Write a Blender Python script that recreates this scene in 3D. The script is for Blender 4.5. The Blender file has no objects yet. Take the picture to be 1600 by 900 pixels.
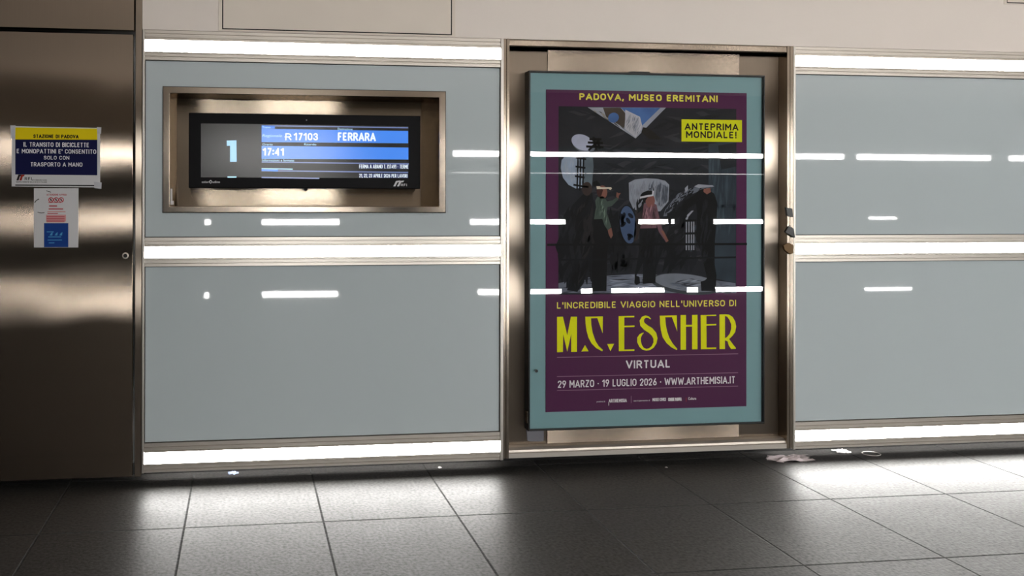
import bpy, bmesh, math, random
from mathutils import Vector, Matrix, Euler

random.seed(7)
scn = bpy.context.scene
COL = scn.collection

# ------------------------------------------------------------------ camera, world, exposure
STRIP = 69.0            # radiance of the white LED diffusers
cam_d = bpy.data.cameras.new('camera')
cam = bpy.data.objects.new('camera', cam_d)
COL.objects.link(cam)
cam_d.sensor_width = 36.0
cam_d.lens = 1208.13 / 1600 * 36.0
cam_d.shift_x = (800 - 517.22) / 1600
cam_d.shift_y = (309.75 - 450) / 1600
cam_d.clip_start = 0.05
YAW, PITCH, ROLL = 0.11154, 0.00175, 0.00197
fw = Vector((math.sin(YAW) * math.cos(PITCH), math.cos(YAW) * math.cos(PITCH), math.sin(PITCH)))
r0 = Vector((math.cos(YAW), -math.sin(YAW), 0))
u0 = r0.cross(fw)
rr = math.cos(ROLL) * r0 + math.sin(ROLL) * u0
uu = -math.sin(ROLL) * r0 + math.cos(ROLL) * u0
m = Matrix((rr, uu, -fw)).transposed().to_4x4()
m.translation = Vector((0, -3.8688, 1.407))
cam.matrix_world = m
scn.camera = cam

scn.view_settings.view_transform = 'Standard'
scn.view_settings.look = 'None'
scn.view_settings.exposure = 0.0
scn.view_settings.gamma = 1.0
scn.view_settings.use_curve_mapping = False
scn.cycles.sample_clamp_indirect = 2.0
w = bpy.data.worlds.new('passage_air')
scn.world = w
w.use_nodes = True
w.node_tree.nodes['Background'].inputs[0].default_value = (1.0, 0.95, 0.9, 1)
w.node_tree.nodes['Background'].inputs[1].default_value = 0.12

# ------------------------------------------------------------------ materials
def lin(c):
    return tuple(((v / 255) / 12.92 if v / 255 <= 0.04045 else ((v / 255 + 0.055) / 1.055) ** 2.4) for v in c[:3])

def nd(t, kind, **kw):
    n = t.nodes.new(kind)
    for k, v in kw.items():
        setattr(n, k, v)
    return n

def mat(name, rgb, rough=0.5, metal=0.0, var=0.06, scale=6.0, spec=0.5, coat=0.0, bump=0.0, bscale=80.0,
        aniso=0.0, tangent=None, stretch=None, rvar=0.0, emit=None, estr=0.0, wave=False):
    m = bpy.data.materials.new(name)
    m.use_nodes = True
    t = m.node_tree
    b = t.nodes['Principled BSDF']
    c = lin(rgb)
    geo = nd(t, 'ShaderNodeTexCoord')
    mp = nd(t, 'ShaderNodeMapping')
    t.links.new(geo.outputs['Object'], mp.inputs['Vector'])
    if stretch:
        mp.inputs['Scale'].default_value = stretch
    nz = nd(t, 'ShaderNodeTexNoise')
    nz.inputs['Scale'].default_value = scale
    nz.inputs['Detail'].default_value = 5
    t.links.new(mp.outputs[0], nz.inputs['Vector'])
    mx = nd(t, 'ShaderNodeMix', data_type='RGBA')
    mx.inputs['A'].default_value = tuple(v * (1 - var) for v in c) + (1,)
    mx.inputs['B'].default_value = tuple(min(1, v * (1 + var)) for v in c) + (1,)
    t.links.new(nz.outputs['Fac'], mx.inputs['Factor'])
    t.links.new(mx.outputs['Result'], b.inputs['Base Color'])
    b.inputs['Roughness'].default_value = rough
    b.inputs['Metallic'].default_value = metal
    b.inputs['Specular IOR Level'].default_value = spec
    b.inputs['Coat Weight'].default_value = coat
    if rvar:
        mr = nd(t, 'ShaderNodeMapRange')
        mr.inputs['To Min'].default_value = rough - rvar
        mr.inputs['To Max'].default_value = rough + rvar
        t.links.new(nz.outputs['Fac'], mr.inputs['Value'])
        t.links.new(mr.outputs[0], b.inputs['Roughness'])
    if aniso:
        b.inputs['Anisotropic'].default_value = aniso
        cv = nd(t, 'ShaderNodeCombineXYZ')
        for i in range(3):
            cv.inputs[i].default_value = tangent[i]
        t.links.new(cv.outputs[0], b.inputs['Tangent'])
    if bump:
        n2 = nd(t, 'ShaderNodeTexNoise')
        n2.inputs['Scale'].default_value = bscale
        n2.inputs['Detail'].default_value = 3
        t.links.new(mp.outputs[0], n2.inputs['Vector'])
        bp = nd(t, 'ShaderNodeBump')
        bp.inputs['Strength'].default_value = 1.0
        bp.inputs['Distance'].default_value = bump
        t.links.new(n2.outputs['Fac'], bp.inputs['Height'])
        t.links.new(bp.outputs[0], b.inputs['Normal'])
    if wave:        # sheet metal is never quite flat
        n3 = nd(t, 'ShaderNodeTexNoise')
        n3.inputs['Scale'].default_value = 1.7
        n3.inputs['Detail'].default_value = 1
        t.links.new(geo.outputs['Object'], n3.inputs['Vector'])
        bp = nd(t, 'ShaderNodeBump')
        bp.inputs['Strength'].default_value = 1.0
        bp.inputs['Distance'].default_value = 0.006
        t.links.new(n3.outputs['Fac'], bp.inputs['Height'])
        t.links.new(bp.outputs[0], b.inputs['Normal'])
    if metal == 1.0:   # sheet steel: compact highlight lobe
        g_ = nd(t, 'ShaderNodeBsdfAnisotropic', distribution='BECKMANN')
        for a_, b_ in (('Color', 'Base Color'), ('Tangent', 'Tangent'), ('Normal', 'Normal'), ('Roughness', 'Roughness')):
            for l in list(t.links):
                if l.to_socket == b.inputs[b_]:
                    t.links.new(l.from_socket, g_.inputs[a_])
        if not rvar: g_.inputs['Roughness'].default_value = rough
        g_.inputs['Anisotropy'].default_value = -0.8 * aniso
        t.links.new(g_.outputs[0], t.nodes['Material Output'].inputs[0])
        t.nodes.remove(b)
        return m
    if emit:
        b.inputs['Emission Color'].default_value = lin(emit) + (1,)
        b.inputs['Emission Strength'].default_value = estr
    return m

STEEL = (164, 152, 139)
M = {}
M['plaster'] = mat('beige_plaster', (240, 231, 223), 0.55, var=0.05, scale=1.6, bump=0.0006, bscale=25)
M['hatch'] = mat('beige_hatch_paint', (233, 223, 211), 0.45, var=0.03)
M['dark'] = mat('dark_gap', (16, 15, 14), 0.7)
M['kick'] = mat('dark_kick_board', (15, 14, 13), 0.7, var=0.3, spec=0.2)
M['glass'] = mat('grey_back_painted_glass', (190, 201, 205), 0.025, var=0.02, scale=1.0, spec=0.5)
M['alu'] = mat('satin_aluminium', (212, 205, 196), 0.34, 0.85, stretch=(1, 40, 40), var=0.05)
M['alu_v'] = mat('satin_aluminium_upright', (205, 200, 192), 0.34, 0.85, stretch=(40, 40, 1), var=0.05)
M['led'] = mat('white_led_diffuser', (255, 255, 255), 0.5, emit=(255, 253, 250), estr=STRIP)
M['led_low'] = mat('glowing_trim', (255, 255, 255), 0.5, emit=(255, 253, 250), estr=14.0)  # emission standing in for a metal trim that catches the light
# brushed steel: the tangent is the direction along which highlights smear
M['door_steel'] = mat('brushed_steel_cladding', (158, 144, 130), 0.23, 1.0, var=0.05, scale=5, stretch=(60, 60, 0.8), aniso=1.0, tangent=(1, 0, 0), wave=True)
M['steel_side'] = mat('upright_grain_steel', STEEL, 0.31, 1.0, var=0.05, scale=5, stretch=(60, 60, 0.8), aniso=1.0, tangent=(1, 0, 0))
M['steel_up'] = mat('level_grain_steel', (134, 122, 110), 0.25, 1.0, var=0.05, scale=5, stretch=(0.8, 60, 60), aniso=1.0, tangent=(0, 0, 1))
M['niche'] = mat('niche_level_grain_steel', (188, 174, 156), 0.21, 1.0, var=0.05, scale=5, stretch=(0.8, 60, 60), aniso=1.0, tangent=(0, 0, 1))
M['shaded_back_plaster'] = mat('shaded_opposite_plaster', (120, 114, 106), 0.6, var=0.05)  # front plaster's tone darkened, the far side's shade put into its colour
M['back_panel'] = mat('shaded_opposite_glass', (104, 110, 112), 0.05, var=0.02)  # pale panel glass darkened likewise, shade held in the colour
M['steel_bar'] = mat('polished_steel_edge', STEEL, 0.2, 1.0, var=0.05)
M['black'] = mat('black_satin_metal', (14, 14, 16), 0.3, var=0.1)
M['mon'] = mat('black_monitor_case', (6, 6, 10), 0.5, var=0.1, spec=0.12)
M['screen'] = mat('dark_screen', (13, 13, 15), 0.2, spec=0.5)
M['teal'] = mat('teal_backing_board', (124, 164, 169), 0.6, var=0.04)
M['grey_plastic'] = mat('grey_plastic', (108, 108, 116), 0.45)
M['bronze'] = mat('bronze_latch', (96, 74, 48), 0.45, 0.6, var=0.2)
M['paper'] = mat('white_paper', (205, 205, 208), 0.35)
M['scrap'] = mat('crumpled_white_plastic', (220, 214, 212), 0.4)
M['pink'] = mat('pinkish_plastic_film', (238, 226, 229), 0.3)

def ink(name, rgb, rough=0.65, var=0.04, scale=30):
    key = 'ink_' + name
    if key not in M:
        M[key] = mat('print_' + name, rgb, rough, var=var, scale=scale, spec=0.15)
    return M[key]

def glow(name, rgb, s):
    key = 'glow_' + name
    if key not in M:
        M[key] = mat('lit_' + name, (10, 10, 10), 0.2, spec=0.9, emit=rgb, estr=s)
    return M[key]

def pane_material():
    m = bpy.data.materials.new('clear_front_glass')
    m.use_nodes = True
    t = m.node_tree
    t.nodes.remove(t.nodes['Principled BSDF'])
    out = t.nodes['Material Output']
    fr = nd(t, 'ShaderNodeFresnel')
    fr.inputs['IOR'].default_value = 1.32
    tr = nd(t, 'ShaderNodeBsdfTransparent')
    gl = nd(t, 'ShaderNodeBsdfGlossy')
    nz = nd(t, 'ShaderNodeTexNoise')
    nz.inputs['Scale'].default_value = 1.5
    mr = nd(t, 'ShaderNodeMapRange')
    mr.inputs['To Min'].default_value = 0.0
    mr.inputs['To Max'].default_value = 0.01
    t.links.new(nz.outputs['Fac'], mr.inputs['Value'])
    t.links.new(mr.outputs[0], gl.inputs['Roughness'])
    mx = nd(t, 'ShaderNodeMixShader')
    t.links.new(fr.outputs[0], mx.inputs[0])
    t.links.new(tr.outputs[0], mx.inputs[1])
    t.links.new(gl.outputs[0], mx.inputs[2])
    t.links.new(mx.outputs[0], out.inputs[0])
    return m
M['pane'] = pane_material()

def floor_material():
    m = bpy.data.materials.new('dark_stone_floor_tiles')
    m.use_nodes = True
    t = m.node_tree
    b = t.nodes['Principled BSDF']
    tc = nd(t, 'ShaderNodeTexCoord')
    sp = nd(t, 'ShaderNodeSeparateXYZ')
    t.links.new(tc.outputs['Object'], sp.inputs[0])
    def math_(op, a, bb=None):
        n = nd(t, 'ShaderNodeMath', operation=op)
        if isinstance(a, float): n.inputs[0].default_value = a
        else: t.links.new(a, n.inputs[0])
        if bb is not None:
            if isinstance(bb, float): n.inputs[1].default_value = bb
            else: t.links.new(bb, n.inputs[1])
        return n.outputs[0]
    def edge(o, off):
        u = math_('DIVIDE', math_('ADD', o, off), 0.6)
        f = math_('FRACT', u)
        d = math_('MINIMUM', f, math_('SUBTRACT', 1.0, f))
        return math_('FLOOR', u), math_('MULTIPLY', d, 0.6)
    ix, dx = edge(sp.outputs['X'], 60.2539)
    iy, dy = edge(sp.outputs['Y'], 60.5083)
    d = math_('MINIMUM', dx, dy)
    mr = nd(t, 'ShaderNodeMapRange')
    mr.inputs['From Min'].default_value = 0.0030
    mr.inputs['From Max'].default_value = 0.0055
    t.links.new(d, mr.inputs['Value'])
    cmb = nd(t, 'ShaderNodeCombineXYZ')
    t.links.new(ix, cmb.inputs[0]); t.links.new(iy, cmb.inputs[1])
    wn = nd(t, 'ShaderNodeTexWhiteNoise')
    t.links.new(cmb.outputs[0], wn.inputs['Vector'])
    n1 = nd(t, 'ShaderNodeTexNoise')
    n1.inputs['Scale'].default_value = 7
    n1.inputs['Detail'].default_value = 8
    n1.inputs['Roughness'].default_value = 0.7
    t.links.new(tc.outputs['Object'], n1.inputs['Vector'])
    n2 = nd(t, 'ShaderNodeTexNoise')
    n2.inputs['Scale'].default_value = 70
    n2.inputs['Detail'].default_value = 4
    t.links.new(tc.outputs['Object'], n2.inputs['Vector'])
    v = math_('ADD', math_('MULTIPLY', n1.outputs['Fac'], 0.7), math_('MULTIPLY', wn.outputs['Value'], 0.3))
    mx = nd(t, 'ShaderNodeMix', data_type='RGBA')
    mx.inputs['A'].default_value = (0.007, 0.0065, 0.006, 1)
    mx.inputs['B'].default_value = (0.024, 0.0222, 0.0208, 1)
    t.links.new(v, mx.inputs['Factor'])
    m2 = nd(t, 'ShaderNodeMix', data_type='RGBA')
    m2.inputs['A'].default_value = (0.006, 0.006, 0.006, 1)
    t.links.new(mr.outputs[0], m2.inputs['Factor'])
    t.links.new(mx.outputs['Result'], m2.inputs['B'])
    t.links.new(m2.outputs['Result'], b.inputs['Base Color'])
    sl = nd(t, 'ShaderNodeMapRange')
    sl.inputs['From Min'].default_value = 0.3
    sl.inputs['From Max'].default_value = 0.7
    sl.inputs['To Min'].default_value = 0.26
    sl.inputs['To Max'].default_value = 0.8
    t.links.new(n2.outputs['Fac'], sl.inputs['Value'])
    t.links.new(sl.outputs[0], b.inputs['Specular IOR Level'])
    b.inputs['Anisotropic'].default_value = 0.6
    tv = nd(t, 'ShaderNodeCombineXYZ')
    tv.inputs[1].default_value = 1.0
    t.links.new(tv.outputs[0], b.inputs['Tangent'])
    rg = nd(t, 'ShaderNodeMapRange')
    rg.inputs['To Min'].default_value = 0.43
    rg.inputs['To Max'].default_value = 0.58
    t.links.new(n1.outputs['Fac'], rg.inputs['Value'])
    r2 = nd(t, 'ShaderNodeMix')
    r2.inputs['A'].default_value = 0.9
    t.links.new(mr.outputs[0], r2.inputs['Factor'])
    t.links.new(rg.outputs[0], r2.inputs['B'])
    t.links.new(r2.outputs['Result'], b.inputs['Roughness'])
    h = math_('ADD', math_('MULTIPLY', mr.outputs[0], 1.0), math_('MULTIPLY', n2.outputs['Fac'], 0.8))
    bp = nd(t, 'ShaderNodeBump')
    bp.inputs['Strength'].default_value = 0.6
    bp.inputs['Distance'].default_value = 0.0022
    t.links.new(h, bp.inputs['Height'])
    t.links.new(bp.outputs[0], b.inputs['Normal'])
    return m
M['floor'] = floor_material()

# ------------------------------------------------------------------ mesh helpers
class MB:
    """collects shapes and links them as ONE mesh object"""
    def __init__(self):
        self.v = []; self.f = []; self.mi = []; self.mats = []
    def slot(self, m):
        if m not in self.mats: self.mats.append(m)
        return self.mats.index(m)
    def add(self, vs, fs, m):
        o = len(self.v); k = self.slot(m)
        self.v += [tuple(p) for p in vs]
        for f in fs:
            self.f.append([o + i for i in f]); self.mi.append(k)
        return self
    def box(self, x0, x1, y0, y1, z0, z1, m):
        vs = [(x, y, z) for z in (z0, z1) for y in (y0, y1) for x in (x0, x1)]
        return self.add(vs, [(0, 2, 3, 1), (4, 5, 7, 6), (0, 1, 5, 4), (2, 6, 7, 3), (0, 4, 6, 2), (1, 3, 7, 5)], m)
    def ring(self, o, i, y0, y1, m):
        """a flat frame: outer and inner rectangles (x0,x1,z0,z1), between y0 (front) and y1"""
        vs = []
        for y in (y0, y1):
            for (a, b, c, d) in (o, i):
                vs += [(a, y, c), (b, y, c), (b, y, d), (a, y, d)]
        fs = []
        for k in range(4):
            n = (k + 1) % 4
            fs += [(k, n, 4 + n, 4 + k), (8 + k, 12 + k, 12 + n, 8 + n), (k, 8 + k, 8 + n, n), (4 + k, 4 + n, 12 + n, 12 + k)]
        return self.add(vs, fs, m)
    def bar_x(self, prof, x0, x1, m):
        """extrude a (y,z) outline along x"""
        n = len(prof)
        vs = [(x0, y, z) for y, z in prof] + [(x1, y, z) for y, z in prof]
        fs = [tuple(range(n)), tuple(range(2 * n - 1, n - 1, -1))]
        fs += [(k, n + k, n + (k + 1) % n, (k + 1) % n) for k in range(n)]
        return self.add(vs, fs, m)
    def bar_z(self, prof, z0, z1, m):
        """extrude an (x,y) outline along z"""
        n = len(prof)
        vs = [(x, y, z0) for x, y in prof] + [(x, y, z1) for x, y in prof]
        fs = [tuple(range(n)), tuple(range(2 * n - 1, n - 1, -1))]
        fs += [(k, n + k, n + (k + 1) % n, (k + 1) % n) for k in range(n)]
        return self.add(vs, fs, m)
    def plate(self, outline, y0, y1, m):
        """an (x,z) outline with thickness between y0 and y1"""
        n = len(outline)
        vs = [(x, y0, z) for x, z in outline] + [(x, y1, z) for x, z in outline]
        fs = [tuple(range(n)), tuple(range(2 * n - 1, n - 1, -1))]
        fs += [(k, n + k, n + (k + 1) % n, (k + 1) % n) for k in range(n)]
        return self.add(vs, fs, m)
    def cyl_y(self, x, z, r, y0, y1, m, n=24):
        return self.plate([(x + r * math.cos(2 * math.pi * k / n), z + r * math.sin(2 * math.pi * k / n)) for k in range(n)], y0, y1, m)
    # printed shapes: single faces lying on a surface at depth y
    def flat(self, outline, y, m):
        return self.add([(p[0], y, p[1]) for p in outline], [tuple(range(len(outline)))], m)
    def rect(self, b, y, m):
        x0, x1, z0, z1 = b
        return self.flat([(x0, z0), (x1, z0), (x1, z1), (x0, z1)], y, m)
    def oval(self, x, z, rx, rz, y, m, tilt=0.0, n=32, a0=0.0, a1=2 * math.pi):
        c, s = math.cos(tilt), math.sin(tilt)
        out = []
        for k in range(n + 1):
            a = a0 + (a1 - a0) * k / n
            px, pz = rx * math.cos(a), rz * math.sin(a)
            out.append((x + c * px - s * pz, z + s * px + c * pz))
        if abs(a1 - a0 - 2 * math.pi) < 1e-6: out.pop()
        return self.flat(out, y, m)
    def stroke(self, path, y, m, w=None):
        """a ribbon along (x,z[,width]) points"""
        L, R = [], []
        n = len(path)
        for k in range(n):
            a, b = path[max(0, k - 1)], path[min(n - 1, k + 1)]
            dx, dz = b[0] - a[0], b[1] - a[1]
            l = math.hypot(dx, dz) or 1
            h = (w if w is not None else path[k][2]) / 2
            L.append((path[k][0] - dz / l * h, path[k][1] + dx / l * h))
            R.append((path[k][0] + dz / l * h, path[k][1] - dx / l * h))
        vs = [(p[0], y, p[1]) for p in L + R]
        return self.add(vs, [(k, k + 1, n + k + 1, n + k) for k in range(n - 1)], m)
    def text(self, body, b, y, m, bold=0.0, shear=0.0, space=1.0):
        """lettering fitted to the box b = (x0,x1,z0,z1)"""
        c = bpy.data.curves.new('lettering', 'FONT')
        c.body = body
        c.offset = bold
        c.shear = shear
        c.space_character = space
        c.resolution_u = 4
        o = bpy.data.objects.new('lettering', c)
        COL.objects.link(o)
        bpy.context.view_layer.update()
        dg = bpy.context.evaluated_depsgraph_get()
        me = bpy.data.meshes.new_from_object(o.evaluated_get(dg))
        vs = [v.co.copy() for v in me.vertices]
        fs = [tuple(p.vertices) for p in me.polygons]
        COL.objects.unlink(o)
        bpy.data.objects.remove(o); bpy.data.curves.remove(c); bpy.data.meshes.remove(me)
        if not vs: return self
        ax = min(v.x for v in vs); bx = max(v.x for v in vs)
        az = min(v.y for v in vs); bz = max(v.y for v in vs)
        x0, x1, z0, z1 = b
        return self.add([(x0 + (v.x - ax) / (bx - ax) * (x1 - x0), y, z0 + (v.y - az) / (bz - az) * (z1 - z0)) for v in vs], fs, m)
    def sign(self, body, b, y, m, weight=0.17, gap=0.20, slant=0.0):
        """capitals drawn with strokes of one width, fitted to b = (x0,x1,z0,z1)"""
        x0, x1, z0, z1 = b
        h = z1 - z0
        wt = weight * h
        adv, total, items = gap + weight * 0.6, 0.0, []
        for ch in body:
            gw, lines = GLYPH.get(ch, GLYPH['-'])
            items.append((total, gw, lines))
            total += gw + adv
        total -= adv
        kx = (x1 - x0 - wt) / max(total, 1e-6)
        kz = h - wt
        cnt = [0]
        def nxt():
            cnt[0] = (cnt[0] + 1) % 14
            return cnt[0] * 0.000018
        for off, gw, lines in items:
            for ln in lines:
                P = [(x0 + wt / 2 + (off + px) * kx + slant * pz * kz, z0 + wt / 2 + pz * kz) for px, pz in ln]
                if len(P) == 1:
                    self.oval(P[0][0], P[0][1], wt * 0.62, wt * 0.62, y, m, n=8); continue
                for a_, b_ in zip(P, P[1:]):
                    dx, dz = b_[0] - a_[0], b_[1] - a_[1]
                    l = math.hypot(dx, dz) or 1e-9
                    ux, uz = dx / l * wt / 2, dz / l * wt / 2
                    self.flat([(a_[0] + uz, a_[1] - ux), (b_[0] + uz, b_[1] - ux), (b_[0] - uz, b_[1] + ux), (a_[0] - uz, a_[1] + ux)], y, m)
                closed = P[0] == P[-1]
                for k, q_ in enumerate(P):
                    if k in (0, len(P) - 1) and not closed:
                        # square the stroke ends that sit on the base or cap line
                        n_ = P[1] if k == 0 else P[-2]
                        dx, dz = q_[0] - n_[0], q_[1] - n_[1]
                        l = math.hypot(dx, dz) or 1e-9
                        ux, uz = dx / l * wt / 2, dz / l * wt / 2
                        if abs(dz) > abs(dx) * 0.3:
                            self.flat([(q_[0] + uz, q_[1] - ux), (q_[0] + uz + ux, q_[1] - ux + uz), (q_[0] - uz + ux, q_[1] + ux + uz), (q_[0] - uz, q_[1] + ux)], y - nxt(), m)
                    else:
                        self.oval(q_[0], q_[1], wt / 2, wt / 2, y - nxt(), m, n=8)
        return self
    def build(self, name, parent=None, bevel=0.0, smooth=False):
        me = bpy.data.meshes.new(name)
        me.from_pydata(self.v, [], self.f)
        for mm in self.mats: me.materials.append(mm)
        for p, k in zip(me.polygons, self.mi):
            p.material_index = k
            p.use_smooth = smooth
        me.update()
        o = bpy.data.objects.new(name, me)
        COL.objects.link(o)
        if bevel:
            md = o.modifiers.new('soft_edges', 'BEVEL')
            md.width = bevel; md.segments = 2; md.limit_method = 'ANGLE'; md.angle_limit = math.radians(40)
        if parent is not None:
            off = Vector((0, 0, 0)); q = parent
            while q is not None:
                off += q.location; q = q.parent
            me.transform(Matrix.Translation(-off))
            o.parent = parent
        return o

def arc(cx, cz, rx, rz, a0, a1, n=8):
    return [(cx + rx * math.cos(math.radians(a0 + (a1 - a0) * k / n)), cz + rz * math.sin(math.radians(a0 + (a1 - a0) * k / n))) for k in range(n + 1)]

GLYPH = {
    ' ': (0.16, []), '-': (0.22, [[(0, .45), (.22, .45)]]), '.': (0.02, [[(.01, 0)]]), ',': (0.02, [[(.01, .02), (-.03, -.16)]]),
    '·': (0.04, [[(.02, .45)]]), "'": (0.02, [[(.01, 1), (.01, .74)]]), '!': (0.02, [[(.01, 1), (.01, .35)], [(.01, 0)]]),
    ':': (0.02, [[(.01, .15)], [(.01, .68)]]), '(': (0.12, [[(.12, 1.05), (0, .75), (0, .25), (.12, -.05)]]), ')': (0.12, [[(0, 1.05), (.12, .75), (.12, .25), (0, -.05)]]),
    'A': (0.62, [[(0, 0), (.31, 1), (.62, 0)], [(.12, .28), (.5, .28)]]),
    'B': (0.5, [[(0, 0), (0, 1), (.26, 1)] + arc(.26, .765, .22, .235, 90, -90) + [(0, .53)], [(.26, .53)] + arc(.26, .265, .24, .265, 90, -90) + [(0, 0)]]),
    'C': (0.52, [arc(.26, .72, .26, .28, 20, 180) + arc(.26, .28, .26, .28, 180, 340)]),
    'D': (0.52, [[(0, 0), (0, 1), (.22, 1)] + arc(.22, .7, .3, .3, 90, 0) + arc(.22, .3, .3, .3, 0, -90) + [(0, 0)]]),
    'E': (0.44, [[(.44, 1), (0, 1), (0, 0), (.44, 0)], [(0, .52), (.38, .52)]]),
    'F': (0.44, [[(.44, 1), (0, 1), (0, 0)], [(0, .5), (.38, .5)]]),
    'G': (0.54, [arc(.26, .72, .26, .28, 20, 180) + arc(.26, .28, .26, .28, 180, 360) + [(.52, .46), (.28, .46)]]),
    'H': (0.52, [[(0, 0), (0, 1)], [(.52, 0), (.52, 1)], [(0, .51), (.52, .51)]]),
    'I': (0.0, [[(0, 0), (0, 1)]]),
    'L': (0.42, [[(0, 1), (0, 0), (.42, 0)]]),
    'M': (0.66, [[(0, 0), (0, 1), (.33, .35), (.66, 1), (.66, 0)]]),
    'N': (0.54, [[(0, 0), (0, 1), (.54, 0), (.54, 1)]]),
    'O': (0.54, [arc(.27, .7, .27, .3, 0, 180) + arc(.27, .3, .27, .3, 180, 360) + [(.54, .7)]]),
    'P': (0.48, [[(0, 0), (0, 1), (.24, 1)] + arc(.24, .73, .24, .27, 90, -90) + [(0, .46)]]),
    'R': (0.5, [[(0, 0), (0, 1), (.24, 1)] + arc(.24, .74, .24, .26, 90, -90) + [(0, .48)], [(.26, .48), (.5, 0)]]),
    'S': (0.48, [arc(.24, .75, .23, .25, 25, 180, 6) + [(.04, .62), (.42, .42)] + arc(.24, .25, .24, .25, 25, -155, 8)]),
    'T': (0.5, [[(0, 1), (.5, 1)], [(.25, 1), (.25, 0)]]),
    'U': (0.52, [[(0, 1), (0, .27)] + arc(.26, .27, .26, .27, 180, 360) + [(.52, 1)]]),
    'V': (0.6, [[(0, 1), (.3, 0), (.6, 1)]]),
    'W': (0.86, [[(0, 1), (.2, 0), (.43, .85), (.66, 0), (.86, 1)]]),
    'Z': (0.48, [[(0, 1), (.48, 1), (0, 0), (.48, 0)]]),
    '0': (0.46, [arc(.23, .72, .23, .28, 0, 180) + arc(.23, .28, .23, .28, 180, 360) + [(.46, .72)]]),
    '1': (0.26, [[(0, .8), (.24, 1), (.24, 0)]]),
    '2': (0.46, [arc(.23, .74, .23, .26, 170, -20) + [(0, 0), (.46, 0)]]),
    '3': (0.46, [arc(.22, .76, .22, .24, 160, -80) + arc(.22, .26, .24, .26, 90, -160)]),
    '4': (0.5, [[(.36, 0), (.36, 1), (0, .26), (.5, .26)]]),
    '6': (0.46, [arc(.23, .27, .23, .27, 0, 360, 12), [(.02, .36), (.32, 1)]]),
    '7': (0.44, [[(0, 1), (.44, 1), (.14, 0)]]),
    '9': (0.46, [arc(.23, .73, .23, .27, 0, 360, 12), [(.44, .64), (.14, 0)]]),
}

def solid(mb_):
    """outward normals for the mesh of a solid object"""
    bm = bmesh.new(); bm.from_mesh(mb_.data)
    bmesh.ops.recalc_face_normals(bm, faces=bm.faces)
    bm.to_mesh(mb_.data); bm.free()
    return mb_

def tag(o, label=None, cat=None, group=None, kind=None):
    if label: o['label'] = label
    if cat: o['category'] = cat
    if group: o['group'] = group
    if kind: o['kind'] = kind
    return o

def thing(name, label, cat, loc=(0, 0, 0), group=None):
    o = bpy.data.objects.new(name, None)
    o.empty_display_size = 0.1
    COL.objects.link(o)
    o.location = loc
    return tag(o, label, cat, group)

def structure(mb_, name, label=None, bevel=0.0):
    return tag(solid(mb_.build(name, None, bevel)), label, None, None, 'structure')

# ------------------------------------------------------------------ the setting
XL, XR, YB, ZC = -6.0, 14.0, -7.15, 3.0
ZT = 2.24                         # top of the panelled zone
structure(MB().box(XL, XR, YB - 0.3, 0.6, -0.1, 0.0, M['floor']), 'floor', 'dark grey square stone tiles with thin black joints')
structure(MB().box(XL, XR, YB - 0.3, 0.6, ZC, ZC + 0.1, M['plaster']), 'ceiling', 'beige ceiling of the passage')
wf = MB()
wf.box(-0.499, XR, 0.0, 0.3, ZT, ZC, M['plaster'])
wf.box(XL, XR, 0.3, 0.4, 0.0, ZC, M['dark'])
wf.box(6.02, XR, 0.0, 0.3, 0.0, ZT, M['plaster'])
wf.box(-5.9, -1.76, 0.0, 0.03, 0.05, ZC, M['door_steel'])
structure(wf, 'wall_front', 'beige plaster wall above the lit panels')
structure(MB().box(XL, 6.02, 0.17, 0.19, 0.0, 0.05, M['kick']), 'baseboard_front', 'dark recessed kick board under the panels')

# the far side of the passage, seen only as reflections
wb = MB()
wb.box(XL, XR, YB - 0.3, YB, 0.0, ZC, M['shaded_back_plaster'])
for a, b in ((-3.5, -1.5), (0.2, 1.4), (3.2, 8.45), (8.5, 12.5)):
    wb.box(a, b, YB, YB + 0.004, 0.0, 2.2, M['back_panel'])
for a, b in ((-5.9, -3.5), (-1.5, 0.2), (1.4, 3.2), (12.5, 13.9)):
    wb.box(a, b, YB, YB + 0.004, 0.0, 2.2, M['kick'])  # steel sections, coloured near-black so this wall reflects dark
WB = structure(wb, 'wall_back', 'opposite wall of the passage with its own light strips')
segs = {2.085: [(-0.58, 1.35), (3.03, 8.1), (8.42, 9.21), (9.46, 11.73), (12.1, 12.5)],
        1.085: [(-0.55, -0.48), (0.25, 1.35), (3.29, 4.73), (5.88, 6.34), (6.40, 6.44), (7.08, 8.3)],
        0.055: [(-0.55, -0.50), (0.26, 1.33), (3.41, 4.67), (4.98, 5.15), (5.45, 5.88), (5.90, 6.28), (6.65, 6.82), (7.11, 8.2)]}
for zc, L in segs.items():
    for a, b in L:
        solid(MB().box(a, b, YB + 0.004, YB + 0.02, zc - 0.036, zc + 0.036, M['led']).build('light_strip', WB))
solid(MB().box(3.03, 8.1, YB + 0.004, YB + 0.012, 1.80, 1.812, M['led_low']).build('glowing_trim_line', WB))  # thin trim on the far wall, its glint put in as a glow
solid(MB().box(9.66, 10.11, YB + 0.004, YB + 0.02, 1.12, 1.15, M['led']).build('light_strip', WB))
solid(MB().box(9.59, 10.36, YB + 0.004, YB + 0.02, 0.012, 0.05, M['led']).build('light_strip', WB))

# aluminium uprights that close the lit modules
XA, XB, XC, XD = -0.486, 1.312, 2.952, 6.0
for k, (a, b, lab) in enumerate(((-0.497, XA, 'left edge'), (XB, 1.328, 'right edge'), (2.939, XC, 'left edge'), (XD, 6.018, 'right edge'))):
    t = MB().bar_z([(a, -0.008), (b, -0.008), (b, 0.08), (a, 0.08)], 0.066, ZT - 0.002, M['alu_v'])
    structure(t, 'trim_%d' % (k + 1), None, 0.0015)
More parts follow.
